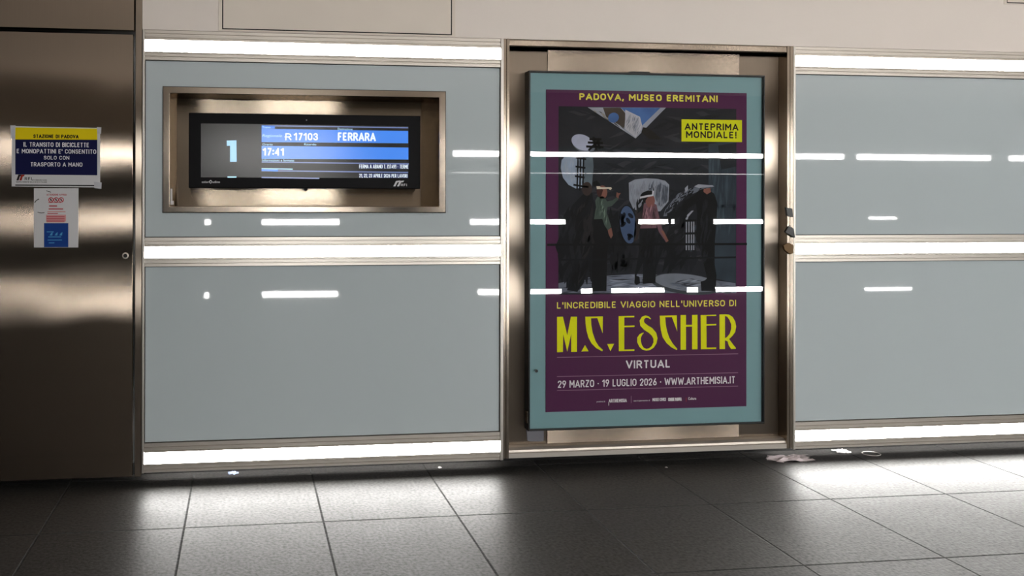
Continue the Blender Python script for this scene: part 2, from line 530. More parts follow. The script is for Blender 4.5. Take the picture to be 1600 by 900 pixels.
# slim steel post between the steel cladding and the lit module
structure(MB().bar_z([(-0.531, -0.004), (-0.5, -0.004), (-0.5, 0.06), (-0.531, 0.06)], 0.05, ZC, M['steel_side']), 'trim_5', None, 0.002)

# ------------------------------------------------------------------ light strips
ROWS = {'top': (2.237, 2.189, 2.132, 2.091), 'middle': (1.219, 1.174, 1.120, 1.077), 'bottom': (0.211, 0.166, 0.110, 0.068)}
def light_strip(x0, x1, row, label):
    ft, wt, wbm, fb = ROWS[row]
    t = thing('light_strip', label, 'light strip', ((x0 + x1) / 2, 0, fb), 'white light strips of the wall panels')
    e = 0.0008
    def flange(a, b, out, name):
        # stepped aluminium rail: two shallow ribs and a lip against the diffuser
        h = b - a
        pr = [(0.05, a), (-0.004, a), (-0.004, a + h * 0.30), (0.000, a + h * 0.34), (0.000, a + h * 0.42), (-0.006, a + h * 0.46),
              (-0.006, a + h * 0.70), (-0.002, a + h * 0.74), (-0.002, a + h * 0.82), (-0.0065, a + h * 0.86), (-0.0065, b), (0.05, b)]
        if out:
            pr = [(y, a + b - z) for y, z in reversed(pr)]
        solid(MB().bar_x(pr, x0 + e, x1 - e, M['alu']).build(name, t))
    flange(wt, ft, True, 'upper_rail')
    flange(fb, wbm, False, 'lower_rail')
    h = wt - wbm
    pr = [(0.04, wbm), (-0.001, wbm), (-0.003, wbm + h * 0.2), (-0.004, wbm + h * 0.5), (-0.003, wbm + h * 0.8), (-0.001, wt), (0.04, wt)]
    solid(MB().bar_x(pr, x0 + e, x1 - e, M['led']).build('diffuser', t))
light_strip(XA, XB, 'top', 'white light strip running above the recessed train display')
light_strip(XA, XB, 'middle', 'white light strip running below the recessed train display')
light_strip(XA, XB, 'bottom', 'white light strip near the floor between the steel cladding and poster door')
light_strip(XC, XD, 'top', 'uppermost white light strip to the right of the poster door')
light_strip(XC, XD, 'middle', 'white light strip level with the latches, right of the poster door')
light_strip(XC, XD, 'bottom', 'white light strip near the floor to the right of the poster door')

# ------------------------------------------------------------------ glass panels
NO = (-0.398, 1.022, 1.343, 1.960)       # niche outline
g = 0.0035
def gasket(mb_, x0, x1, z0, z1):
    mb_.ring((x0, x1, z0, z1), (x0 + g, x1 - g, z0 + g, z1 - g), 0.012, 0.03, M['dark'])
def glass_panel(x0, x1, z0, z1, label, hole=None):
    t = thing('glass_panel', label, 'wall panel', ((x0 + x1) / 2, 0, z0), 'pale glass wall panels')
    p = MB()
    if hole: p.ring((x0 + g, x1 - g, z0 + g, z1 - g), hole, 0.004, 0.016, M['glass'])
    else: p.box(x0 + g, x1 - g, 0.004, 0.016, z0 + g, z1 - g, M['glass'])
    solid(p.build('glass_sheet', t, 0.0012))
    k = MB(); gasket(k, x0, x1, z0, z1)
    if hole: k.ring(hole, (NO[0] - 0.0002, NO[1] + 0.0002, NO[2] - 0.0002, NO[3] + 0.0002), 0.002, 0.02, M['dark'])
    solid(k.build('gasket', t))
hole = (NO[0] - 0.0032, NO[1] + 0.0032, NO[2] - 0.0032, NO[3] + 0.0032)
glass_panel(XA, XB, 1.219, 2.091, 'pale grey glass panel framing the recessed train display', hole)
glass_panel(XA, XB, 0.211, 1.077, 'blank pale grey glass panel below the train display')
glass_panel(XC, XD, 1.219, 2.091, 'upper pale grey glass panel right of the poster door')
glass_panel(XC, XD, 0.211, 1.077, 'lower pale grey glass panel right of the poster door')

# ------------------------------------------------------------------ steel cladding on the left
t = thing('steel_panel', 'tall brushed steel cladding panel carrying the two notices', 'wall panel', (-1.1, 0, 0.05))
solid(MB().box(-1.75, -0.5435, 0.0, 0.03, 0.05, 2.213, M['door_steel']).build('sheet', t, 0.002))
lk = MB().cyl_y(-0.577, 1.131, 0.016, -0.006, 0.0, M['alu'])
lk = solid(lk.build('lock', t, 0.003))
tag(lk, 'round key lock')
kh = MB().cyl_y(-0.577, 1.131, 0.0095, -0.0068, -0.006, M['dark'])
solid(kh.build('keyhole', lk))
t = thing('steel_panel', 'upper brushed steel panel in the top left corner above the notices', 'wall panel', (-1.1, 0, 2.232))
solid(MB().box(-1.75, -0.539, 0.0, 0.03, 2.233, ZC - 0.002, M['door_steel']).build('sheet', t, 0.002))
# ------------------------------------------------------------------ hatches in the plaster
def hatch(x0, x1, z0, z1, label):
    t = thing('access_hatch', label, 'hatch', ((x0 + x1) / 2, 0, z0), 'access hatches in the beige wall')
    o = (x0 - 0.018, x1 + 0.018, z0 - 0.0065, z1 + 0.018)
    solid(MB().ring(o, (x0, x1, z0, z1), -0.003, 0.0, M['hatch']).build('frame', t, 0.001))
    sh = MB().box(x0, x1, -0.0006, -0.0002, z0, z1, M['dark'])
    solid(sh.build('shadow_gap', t))
    solid(MB().box(x0 + 0.006, x1 - 0.006, -0.0025, -0.0008, z0 + 0.006, z1 - 0.006, M['hatch']).build('door', t))
hatch(-0.112, 1.055, 2.25, 2.85, 'large flush hatch cover in the beige wall above the train display')
hatch(4.226, 5.4, 2.511, 2.9, 'hatch cover just showing in the top right corner')

# ------------------------------------------------------------------ niche with the train display
t = thing('display_niche', 'shallow brushed steel recess holding the black train display', 'wall recess', (0.31, 0, NO[2]))
NI = (-0.366, 0.988, 1.372, 1.929)
YN = 0.2
solid(MB().ring(NO, NI, -0.004, 0.02, M['steel_bar']).build('outer_frame', t, 0.002))
bk = MB().box(NI[0], NI[1], YN, YN + 0.01, NI[2], NI[3], M['niche'])
solid(bk.build('back_panel', t))
for nm, (a, b, c, d) in (('left_cheek', (NI[0] - 0.004, NI[0], NI[2], NI[3])), ('right_cheek', (NI[1], NI[1] + 0.004, NI[2], NI[3]))):
    solid(MB().box(a, b, 0.02, YN + 0.01, c, d, M['steel_bar']).build(nm, t))
solid(MB().box(NI[0], NI[1], 0.02, YN + 0.01, NI[3], NI[3] + 0.004, M['steel_bar']).build('top_cheek', t))
solid(MB().box(NI[0], NI[1], 0.02, YN + 0.01, NI[2] - 0.004, NI[2], M['steel_bar']).build('bottom_cheek', t))
lt = MB().box(-0.365, -0.357, 0.03, 0.06, 1.40, 1.46, M['paper'])
lt.box(-0.365, -0.350, 0.03, 0.05, 1.38, 1.40, M['paper'])
tag(solid(lt.build('latch', t, 0.002)), 'small white latch')

t = thing('train_display', 'black train display showing platform 1 and Ferrara', 'display', (0.31, 0.15, 1.464))
YM = 0.1
case = MB().box(-0.281, 0.915, YM, 0.185, 1.464, 1.846, M['mon'])
solid(case.build('case', t, 0.004))
solid(MB().box(0.1, 0.5, 0.185, 0.2, 1.55, 1.75, M['black']).build('wall_mount', t))
solid(MB().cyl_y(0.3155, 1.461, 0.010, YM + 0.004, YM + 0.03, M['mon']).build('sensor_knob', t))
sn = MB().cyl_y(0.317, 1.816, 0.004, YM - 0.0008, YM, M['grey_plastic'], 12)
solid(sn.build('sensor', t))
s = MB()
s.rect((-0.22, 0.851, 1.519, 1.792), YM - 0.0004, M['screen'])
ya, yb_ = YM - 0.0008, YM - 0.0014
blue = glow('screen_blue', (44, 128, 236), 1.0)
pale = glow('screen_pale', (170, 225, 255), 1.0)
white = glow('screen_white', (235, 248, 255), 1.0)
thin = glow('screen_thin_line', (110, 130, 190), 0.8)
s.flat([(0.0864,1.7684),(0.849,1.7661),(0.8491,1.7019),(0.0865,1.7003)], ya, blue)
s.flat([(0.0866,1.6814),(0.8507,1.6795),(0.8508,1.6169),(0.0867,1.6148)], ya, blue)
s.flat([(0.0864,1.7858),(0.1544,1.7837),(0.1544,1.77),(0.0864,1.7692)], ya, blue)
for L in ([(0.0864,1.7843),(0.849,1.7831)], [(0.0868,1.5981),(0.8532,1.5945)], [(0.0868,1.5542),(0.8494,1.5496)], [(0.0869,1.5194),(0.3835,1.5163)]):
    s.stroke(L, ya, thin, 0.006)
s.flat([(0.0868,1.5648),(0.17,1.5653),(0.17,1.5501),(0.0868,1.5527)], yb_, blue)
s.stroke([(0.0868,1.5648),(0.2459,1.5628)], yb_ - .0002, pale, 0.005)
s.flat([(0.59,1.5918),(0.8517,1.5921),(0.8517,1.5674),(0.59,1.5673)], ya, glow('screen_navy', (10, 40, 110), 0.6))
s.flat([(0.5901,1.5427),(0.8494,1.5434),(0.8495,1.5202),(0.5901,1.5204)], ya, glow('screen_navy', (10, 40, 110), 0.6))
s.flat([(-0.0898,1.706),(-0.0412,1.708),(-0.0395,1.5987),(-0.0731,1.5984),(-0.0733,1.6798),(-0.0898,1.6797)], yb_, glow('digit_blue', (140, 200, 245), 1.0))
s.sign('17103', (0.2515,0.3767,1.7116,1.7497), yb_, white, 0.2)
s.sign('FERRARA', (0.4789,0.678,1.7113,1.755), yb_, white, 0.2)
s.sign('17:41', (0.0926,0.2015,1.6318,1.6712), yb_, white, 0.2)
s.sign('R', (0.2074,0.2393,1.7107,1.7471), yb_, white, 0.17)
s.stroke([(0.2037,1.7281),(0.2395,1.7315)], yb_ - .0002, white, 0.004)
s.text('Regionale', (0.0894,0.1907,1.7227,1.7409), yb_, pale, 0.0, 0.25)
s.text('Treno', (0.0893,0.1316,1.7716,1.7822), yb_, pale)
s.text('Destinazione', (0.4788,0.556,1.7666,1.7781), yb_, pale)
s.text('Orario', (0.091,0.1431,1.6838,1.6944), yb_, pale)
s.text('Ritardo', (0.3049,0.3676,1.6859,1.6966), yb_, pale)
s.text('Informazioni e fermate', (0.0897,0.2533,1.6017,1.6138), yb_, pale)
s.sign('FERMA A ABANO T. (17:49) - TERME', (0.5912,0.8513,1.5696,1.5896), yb_, white, 0.13)
s.sign('21, 22, 23 APRILE 2026 PER LAVORI', (0.5913,0.8451,1.5226,1.541), yb_, white, 0.13)
s.stroke([(-0.0857,1.5207),(-0.0408,1.521)], yb_, pale, 0.006)
scr = s.build('screen', t)
wp = ink('logo_white', (225, 225, 230))
yl = YM - 0.0004
lg = MB()
lg.text('solari', (-0.215,-0.1779,1.4901,1.5013), yl, wp)
lg.stroke([(-0.1706,1.5045),(-0.1639,1.4963),(-0.1705,1.488),(-0.1772,1.4962),(-0.1706,1.5045)], yl, wp, 0.003)
lg.text('udine', (-0.1608,-0.1243,1.4903,1.5016), yl, wp)
lg.build('maker_mark', t)
lg = MB()
for dx in (0, 26):
    lg.flat([(x + dx / 4.324 / 308, z) for x, z in [(0.771,1.4766),(0.7851,1.5044),(0.8086,1.5076),(0.8039,1.4983),(0.7929,1.4975),(0.782,1.4766)]], yl, wp)
lg.sign('RFI', (0.8114,0.8428,1.4776,1.4907), yl, wp, 0.17)
lg.build('railway_mark', t)

# ------------------------------------------------------------------ notices on the steel panel
def sheet(name, label, outline, curl=0.0):
    return thing(name, label, 'notice', (sum(p[0] for p in outline) / 4, 0, min(p[1] for p in outline)))
S1 = [(-1.1122,1.7574),(-0.6993,1.7535),(-0.6986,1.4637),(-1.1129,1.4674)]
t = sheet('station_notice', 'yellow and navy station notice about bicycles taped to the steel', S1)
n = MB()
n.plate(S1, -0.0012, -0.0002, M['paper'])
y1, y2, y3 = -0.0015, -0.0018, -0.0021
n.flat([(-1.097,1.7516),(-0.7127,1.7502),(-0.7126,1.6961),(-1.0968,1.6936)], y1, ink('sign_yellow', (222, 200, 10)))
n.flat([(-1.0968,1.6936),(-0.7126,1.6961),(-0.7121,1.5231),(-1.0964,1.5248)], y1, ink('sign_navy', (12, 16, 60)))
ikk = ink('sign_black', (15, 15, 18)); iw = ink('sign_white', (225, 226, 232))
n.sign('STAZIONE DI PADOVA', (-1.013,-0.8004,1.7016,1.719), y2, ikk, 0.24)
n.sign('IL TRANSITO DI BICICLETTE', (-1.0588,-0.7508,1.6591,1.6811), y2, iw, 0.17)
n.sign("E MONOPATTINI E' CONSENTITO", (-1.0899,-0.7174,1.6273,1.6485), y2, iw, 0.17)
n.sign('SOLO CON', (-0.9639,-0.8444,1.5978,1.616), y2, iw, 0.17)
n.sign('TRASPORTO A MANO', (-1.0258,-0.7824,1.5645,1.5849), y2, iw, 0.17)
n.flat([(-1.0963,1.4766),(-0.712,1.4759),(-0.712,1.4698),(-1.0963,1.4713)], y1, ikk)
for c, dx in ((ink('logo_dark', (40, 30, 32)), 0), (ink('logo_red', (150, 40, 30)), 17)):
    n.flat([(x + dx / 4.09 / 306, z) for x, z in [(-1.0913,1.4962),(-1.0819,1.5241),(-1.0659,1.5242),(-1.0688,1.5166),(-1.0746,1.5158),(-1.0804,1.4962)]], y2, c)
n.sign('RFI', (-1.0525,-1.0198,1.4972,1.5122), y2, ikk, 0.17)
n.sign('RETE FERROVIARIA ITALIANA', (-1.0183,-0.949,1.4959,1.5012), y2, ikk, 0.17)
n.sign('GRUPPO FERROVIE DELLO STATO ITALIANE', (-1.0924,-0.949,1.4859,1.4919), y2, ikk, 0.17)
n.build('printed_sheet', t)
film = ink('tape_film', (190, 192, 198), 0.15)
for L in ([(-1.1188,1.7604),(-1.0956,1.7607),(-1.0969,1.6973),(-1.1157,1.6971)], [(-0.7142,1.7578),(-0.6934,1.7566),(-0.6948,1.7245),(-0.7126,1.7258)], [(-0.7284,1.4918),(-0.6913,1.4881),(-0.6927,1.4576),(-0.7253,1.4606)]):
    solid(MB().plate(L, -0.0026, -0.0022, film).build('tape', t))

S2 = [(-1.0097,1.4588),(-0.8008,1.4603),(-0.8015,1.1723),(-1.009,1.1733)]
t = sheet('prohibition_notice', 'small white notice with red symbols and blue square below the yellow notice', S2)
n = MB()
n.plate(S2, -0.0012, -0.0002, M['paper'])
red = ink('notice_red', (176, 70, 78)); pnk = ink('notice_pink', (206, 150, 152)); nb = ink('notice_blue', (22, 58, 128)); nlb = ink('notice_light_blue', (70, 140, 190))
n.sign('ATTENZIONE AVVISO', (-0.9503,-0.8572,1.4235,1.4326), y2, red, 0.17)
for cx in (327, 360, 392):
    for rr_, c_, yy in ((16, red, y1), (11, M['paper'], y2)):
        n.flat([(cx / 4.09 * 0.003 - 1.1695 + rr_ / 1250 * math.cos(a * math.pi / 10), 1.4032 + rr_ / 1250 * math.sin(a * math.pi / 10)) for a in range(20)], yy, c_)
    n.stroke([(cx / 4.09 * 0.003 - 1.1695 - 0.008, 1.4032 + 0.008), (cx / 4.09 * 0.003 - 1.1695 + 0.008, 1.4032 - 0.008)], y3, red, 0.004)
    n.stroke([(cx / 4.09 * 0.003 - 1.1695, 1.4032 + 0.006), (cx / 4.09 * 0.003 - 1.1695, 1.4032 - 0.006)], y3 - .0002, ikk, 0.004)
for (a, b_, yy, c_, wd) in ((310,390,552,red,.003),(315,366,574,red,.006),(312,405,593,red,.005),(304,420,610,pnk,.005),(304,372,621,red,.004)):
    x0, x1 = a / 4.09 * 0.003 - 1.1695, b_ / 4.09 * 0.003 - 1.1695
    z = 1.4032 - (yy - 535) / 4.09 * 0.00312
    n.stroke([(x0, z), (x1, z)], y2, c_, wd)
n.flat([(-0.9525,1.3311),(-0.8594,1.3311),(-0.8593,1.2977),(-0.9524,1.2978)], y1, pnk)
for k in range(4):
    z = 1.4032 - (642 + 11 * k - 535) / 4.09 * 0.00312
    n.stroke([(-0.950, z), (-0.866, z)], y2, red, 0.003)
n.flat([(-0.9619,1.2903),(-0.8482,1.2901),(-0.8479,1.174),(-0.9616,1.1746)], y1, nb)
for cx in (328, 360, 390):
    n.flat([(cx / 4.09 * 0.003 - 1.1695 + dx, 1.239 + dz) for dx, dz in ((-.007, -.008), (.006, -.008), (.008, .008), (.0, .003))], y2, nlb)
for (a, b_, yy) in ((300, 345, 738), (310, 392, 770), (306, 398, 790), (314, 350, 808)):
    z = 1.4032 - (yy - 535) / 4.09 * 0.00312
    n.stroke([(a / 4.09 * 0.003 - 1.1695, z), (b_ / 4.09 * 0.003 - 1.1695, z)], y2, nlb, 0.004)
n.build('printed_sheet', t)
MB().stroke([(-1.0059,1.3885),(-0.9987,1.3999),(-0.9855,1.4075)], y2, ink('torn_edge', (70, 66, 64)), 0.004).build('torn_mark', t)
MB().stroke([(-0.9927,1.3432),(-0.9744,1.3394),(-0.9598,1.3417)], y2, ink('torn_edge', (70, 66, 64)), 0.003).build('torn_mark', t)
MB().stroke([(-0.952,1.4476),(-0.9418,1.4431),(-0.9301,1.4401)], y2, ink('torn_edge', (70, 66, 64)), 0.003).build('torn_mark', t)

# ------------------------------------------------------------------ steel door with the poster case
YD = 0.06
t = thing('steel_door', 'brushed steel door set in a shallow recess behind the poster case', 'door', (2.13, 0, 0.07))
fr = MB()
fr.bar_z([(1.3285, -0.006), (1.340, -0.006), (1.340, -0.002), (1.344, -0.002), (1.344, -0.008), (1.357, -0.008), (1.357, YD + 0.03), (1.3285, YD + 0.03)], 0.074, 2.2385, M['steel_bar'])
solid(fr.build('left_jamb', t))
fr = MB()
fr.bar_z([(2.902, -0.008), (2.916, -0.008), (2.916, -0.002), (2.921, -0.002), (2.921, -0.006), (2.9385, -0.006), (2.9385, YD + 0.03), (2.902, YD + 0.03)], 0.074, 2.2385, M['steel_bar'])
solid(fr.build('right_jamb', t))
solid(MB().bar_x([(-0.006, 2.206), (-0.006, 2.232), (-0.002, 2.2385), (YD + 0.03, 2.2385), (YD + 0.03, 2.2), (0.0, 2.2)], 1.357, 2.902, M['steel_up']).build('head', t))
solid(MB().bar_x([(-0.006, 0.074), (-0.006, 0.098), (0.0, 0.102), (0.004, 0.112), (0.02, 0.122), (YD + 0.03, 0.122), (YD + 0.03, 0.074)], 1.357, 2.902, M['alu']).build('sill', t))
for a, b, nm in ((1.3575, 1.588, 'left_stile'), (2.672, 2.9015, 'right_stile')):
    solid(MB().box(a, b, YD, YD + 0.025, 0.1225, 2.1995, M['steel_side']).build(nm, t, 0.001))
tag(solid(MB().box(1.589, 2.671, YD - 0.002, YD + 0.025, 0.1225, 2.1995, M['steel_up']).build('centre_plate', t, 0.001)), 'brighter middle plate')
cp = [(1.4745,0.1998),(1.5686,0.1935),(1.5687,0.1397),(1.5547,0.1368),(1.492,0.1388),(1.478,0.146)]
tag(solid(MB().plate(cp, YD - 0.008, YD, M['grey_plastic']).build('cover_plate', t, 0.001)), 'small grey cover plate')
LT = [[(2.8858,1.3699),(2.923,1.3631),(2.9268,1.3182),(2.8933,1.3251)], [(2.8822,1.2389),(2.9008,1.2699),(2.9305,1.2561),(2.938,1.2077),(2.8897,1.232)], [(2.8712,1.1666),(2.9009,1.1802),(2.9306,1.1663),(2.927,1.1249),(2.9084,1.1181),(2.8786,1.1424)]]
for L, mm in zip(LT, (M['black'], M['black'], M['bronze'])):
    solid(MB().plate(L, -0.022, -0.008, mm).build('latch', t, 0.001))

# ------------------------------------------------------------------ poster case
CX0, CX1, CZ0, CZ1 = 1.4635, 2.7785, 0.2085, 2.079
t = thing('poster_case', 'glazed black-edged poster case with teal mount hung on the door', 'poster frame', ((CX0 + CX1) / 2, 0.03, CZ0))
solid(MB().ring((CX0, CX1, CZ0, CZ1), (CX0 + 0.010, CX1 - 0.008, CZ0 + 0.008, CZ1 - 0.010), -0.002, YD - 0.0025, M['black']).build('rim', t, 0.003))
solid(MB().box(CX0 + 0.010, CX1 - 0.008, 0.016, 0.03, CZ0 + 0.008, CZ1 - 0.010, M['teal']).build('mount_board', t))
solid(MB().box(CX0 + 0.010, CX1 - 0.008, 0.001, 0.005, CZ0 + 0.008, CZ1 - 0.010, M['pane']).build('front_glass', t))
k = MB().cyl_y(*[(1.5068,0.5202)][0], 0.008, -0.003, 0.001, M['black'], 16)
solid(k.build('key_lock', t))
solid(MB().box(2.02, 2.13, 0.005, 0.03, CZ1, CZ1 + 0.008, M['black']).build('top_clip', t, 0.003))
solid(MB().box(CX0 - 0.006, CX0, 0.0, 0.03, 0.25, 0.31, M['steel_bar']).build('side_clip', t, 0.002))

# ------------------------------------------------------------------ poster
PB = (1.5625, 2.683, 0.301, 1.984)
t = thing('exhibition_poster', 'purple museum poster with yellow lettering inside the glazed case', 'poster', (2.12, 0.0135, PB[2]))
p = MB()
pur = ink('purple', (82, 36, 74)); yel = ink('yellow', (240, 242, 10)); iwt = ink('poster_white', (244, 242, 244))
pyel = ink('pale_yellow', (248, 238, 100))
p.plate([(PB[0], PB[2]), (PB[1], PB[2]), (PB[1], PB[3]), (PB[0], PB[3])], 0.0135, 0.0158, pur)
ly = lambda k: 0.0132 - 0.0003 * k
def inside(x, z, P):
    r = False
    for k in range(len(P)):
        (x1, z1), (x2, z2) = P[k - 1][:2], P[k][:2]
        if (z1 > z) != (z2 > z) and x < (x2 - x1) * (z - z1) / (z2 - z1) + x1: r = not r
    return r

def daub(mb_, P, n, y, cols, ang, L, wd, spread=0.25):
    """short print strokes that give a pictured surface its shading and grain"""
    xs = [q[0] for q in P]; zs = [q[1] for q in P]
    done = 0
    for _ in range(n * 6):
        if done >= n: break
        x, z = random.uniform(min(xs), max(xs)), random.uniform(min(zs), max(zs))
        a_ = math.radians(ang) + random.uniform(-spread, spread)
        l = L * random.uniform(0.5, 1.2) / 2
        p0 = (x - l * math.cos(a_), z - l * math.sin(a_)); p1 = (x + l * math.cos(a_), z + l * math.sin(a_))
        if not (inside(*p0, P) and inside(*p1, P) and inside(x, z, P)): continue
        u = (x - min(xs)) / (max(xs) - min(xs) + 1e-9) + random.uniform(-0.3, 0.3)
        c = cols[max(0, min(len(cols) - 1, int(u * len(cols))))]
        h = wd * random.uniform(0.4, 1.0) / 2
        nx, nz = -math.sin(a_) * h, math.cos(a_) * h
        mx_, mz_ = (p0[0] + p1[0]) / 2, (p0[1] + p1[1]) / 2
        mb_.flat([p0, (mx_ + nx, mz_ + nz), p1, (mx_ - nx, mz_ - nz)], y - (done % 12) * 0.000008, c)
        done += 1

def pic(name, rgb):
    return ink(name, rgb, 0.65, 0.45, 9)
a = MB()
PIC = (1.6301,2.6228,0.9123,1.8974)
dk = pic('hall_dark', (34, 36, 41)); dk2 = pic('hall_darker', (18, 19, 23)); bk_ = pic('figure_black', (12, 12, 14))
gy = pic('stone_grey', (161, 165, 177)); lg_ = pic('disc_grey', (183, 188, 210)); md = pic('mid_grey', (102, 108, 120)); tl = pic('blue_wall', (49, 60, 70))
flo = pic('hall_floor', (111, 117, 132)); skn = pic('skin', (132, 88, 76)); bl = pic('sky_blue', (76, 111, 167)); brn = pic('stone_brown', (72, 63, 55))
a.rect(PIC, ly(1), dk)
# floor of the pictured hall, pale blue wall on the right
a.flat([(1.6308,0.9731),(1.8123,1.0048),(2.0597,1.0177),(2.3285,1.0043),(2.6196,0.9631),(2.6233,0.9099),(1.6308,0.9213)], ly(2), flo)
a.flat([(2.4635,1.7078),(2.6233,1.7265),(2.6237,1.3662),(2.4639,1.3661)], ly(2), tl)
a.flat([(2.5003,1.3832),(2.6209,1.3833),(2.6214,0.9631),(2.5008,0.9899)], ly(2), tl)
a.flat([(2.5182,1.6998),(2.6233,1.718),(2.6235,1.5893),(2.5366,1.5715)], ly(3), dk)
h1, h2, h3 = pic('hall_a', (34, 36, 42)), pic('hall_b', (48, 50, 56)), pic('hall_c', (28, 29, 34))
HALL = [(PIC[0], PIC[2] + 0.15), (PIC[1], PIC[2] + 0.15), (PIC[1], PIC[3]), (PIC[0], PIC[3])]
daub(a, HALL, 260, ly(2) + 0.0001, [h1, h2, h3, h1, h2], 8, 0.16, 0.03, 0.5)
f1, f2, f3 = pic('floor_a', (150, 157, 175)), pic('floor_b', (100, 107, 122)), pic('floor_c', (58, 62, 72))
daub(a, [(1.6308,0.9731),(1.8123,1.0048),(2.0597,1.0177),(2.3285,1.0043),(2.6196,0.9631),(2.6233,0.9099),(1.6308,0.9213)], 120, ly(3) + 0.0001, [f3, f2, f1, f2, f3], 3, 0.11, 0.010, 0.15)
t1, t2 = pic('wall_a', (44, 54, 64)), pic('wall_b', (62, 74, 84))
daub(a, [(2.4635,1.7078),(2.6233,1.7265),(2.6239,1.2118),(2.4823,1.2123)], 60, ly(3) + 0.0001, [t2, t1], 88, 0.14, 0.016, 0.1)
# inverted corner of a building at the top
a.flat([(1.7891,1.894),(2.2238,1.899),(2.0542,1.7333)], ly(2), gy)
a.flat([(1.8726,1.8936),(1.9697,1.8951),(1.9981,1.8635),(1.9911,1.7874),(1.8903,1.8451)], ly(3), brn)
a.oval(*[(1.9309,1.8414)][0], 0.030, 0.026, ly(4), bl, 0.3)
a.flat([(1.9697,1.8951),(2.1924,1.8976),(2.0898,1.8013),(2.0763,1.8477),(1.9981,1.8719)], ly(3), bl)
a.flat([(1.9963,1.8845),(2.0781,1.8477),(2.0898,1.8013),(2.0836,1.7801),(2.0533,1.7392),(1.9947,1.7833)], ly(4), pic('pale_stone', (191, 191, 198)))
a.flat([(2.0942,1.7929),(2.1255,1.7891),(2.2016,1.7306),(2.13,1.7299),(2.0854,1.7674)], ly(3), pic('shadow_brown', (32, 29, 28)))
daub(a, [(1.9963,1.8845),(2.0781,1.8477),(2.0898,1.8013),(2.0836,1.7801),(2.0533,1.7392),(1.9947,1.7833)], 40, ly(5), [pic('stone_a', (160, 162, 170)), pic('stone_b', (132, 136, 146)), gy], 70, 0.05, 0.008)
daub(a, [(1.7891,1.894),(1.8726,1.8936),(1.8903,1.8451),(1.9911,1.7874),(2.0534,1.7358)], 40, ly(3), [pic('stone_c', (150, 145, 135)), pic('stone_d', (84, 84, 86))], -36, 0.06, 0.008)
# two tilted discs with ladders
a.oval(*[(1.7675,1.7009)][0], 0.066, 0.042, ly(2), md, -0.35)
a.oval(*[(1.7605,1.7092)][0], 0.062, 0.040, ly(3), lg_, -0.35)
for L in ([(1.7981,1.7263),(1.864,1.727)], [(1.7894,1.7095),(1.8728,1.7061)], [(1.7806,1.6884),(1.8773,1.6851)], [(1.82,1.7392),(1.8377,1.668)], [(1.842,1.731),(1.8553,1.6765)], [(1.7938,1.6676),(1.8289,1.7015),(1.8552,1.7185)]):
    a.stroke(L, ly(4), bk_, 0.012)
a.flat([(1.7325,1.6603),(1.6802,1.6498),(1.6472,1.6161),(1.642,1.5743),(1.6543,1.5242),(1.6848,1.4867),(1.7241,1.4677),(1.8116,1.4747),(1.822,1.5839),(1.8158,1.651)], ly(2), pic('disc_blue', (156, 171, 192)))
a.flat([(1.7632,1.6505),(1.8158,1.651),(1.822,1.5839),(1.8116,1.4747),(1.7591,1.4703)], ly(3), pic('disc_side', (98, 111, 120)))
for L in ([(1.7369,1.6503),(1.7311,1.4618)], [(1.7518,1.6504),(1.746,1.4577)], [(1.7676,1.6464),(1.7626,1.4577)]):
    a.stroke(L, ly(4), bk_, 0.008)
for L in ([(1.7239,1.6292),(1.7807,1.6213)], [(1.7222,1.5832),(1.7764,1.5752)], [(1.7196,1.5329),(1.7721,1.5248)], [(1.711,1.4869),(1.7941,1.4746)]):
    a.stroke(L, ly(5), bk_, 0.010)
d1, d2, d3 = pic('disc_a', (166, 176, 192)), pic('disc_b', (140, 152, 170)), pic('disc_c', (104, 114, 128))
daub(a, [(1.7325,1.6603),(1.6802,1.6498),(1.6472,1.6161),(1.642,1.5743),(1.6543,1.5242),(1.6848,1.4867),(1.7241,1.4677),(1.8116,1.4747),(1.822,1.5839),(1.8158,1.651)], 60, ly(3) + 0.0001, [d1, d1, d2, d3], 85, 0.07, 0.010)
# pale half dome in the middle
a.flat([(2.0164,1.4991),(2.0501,1.5161),(2.1124,1.5232),(2.175,1.5201),(2.2198,1.5102),(2.2423,1.489),(2.2379,1.3999),(2.1931,1.3489),(2.0948,1.3404),(2.0414,1.3615),(2.0191,1.4079)], ly(2), pic('dome', (152, 158, 171)))
a.flat([(2.1482,1.4844),(2.2019,1.4931),(2.2333,1.4763),(2.2334,1.4083),(2.1931,1.3701),(2.1617,1.4167)], ly(3), md)
a.flat([(2.1214,1.4674),(2.175,1.4845),(2.1885,1.4718),(2.1482,1.4505)], ly(4), dk2)
e1, e2, e3, e4 = pic('dome_a', (150, 155, 166)), pic('dome_b', (138, 143, 154)), pic('dome_c', (110, 116, 128)), pic('dome_d', (82, 88, 98))
daub(a, [(2.0164,1.4991),(2.0501,1.5161),(2.1124,1.5232),(2.175,1.5201),(2.2198,1.5102),(2.2423,1.489),(2.2379,1.3999),(2.1931,1.3489),(2.0948,1.3404),(2.0414,1.3615),(2.0191,1.4079)], 150, ly(4), [e2, e1, e1, e2, e3, e4], 86, 0.06, 0.012)
daub(a, [(2.0502,1.408),(2.0947,1.4504),(2.1304,1.4589),(2.1127,1.3489),(2.0504,1.3151)], 20, ly(5), [dk2], 70, 0.05, 0.016)
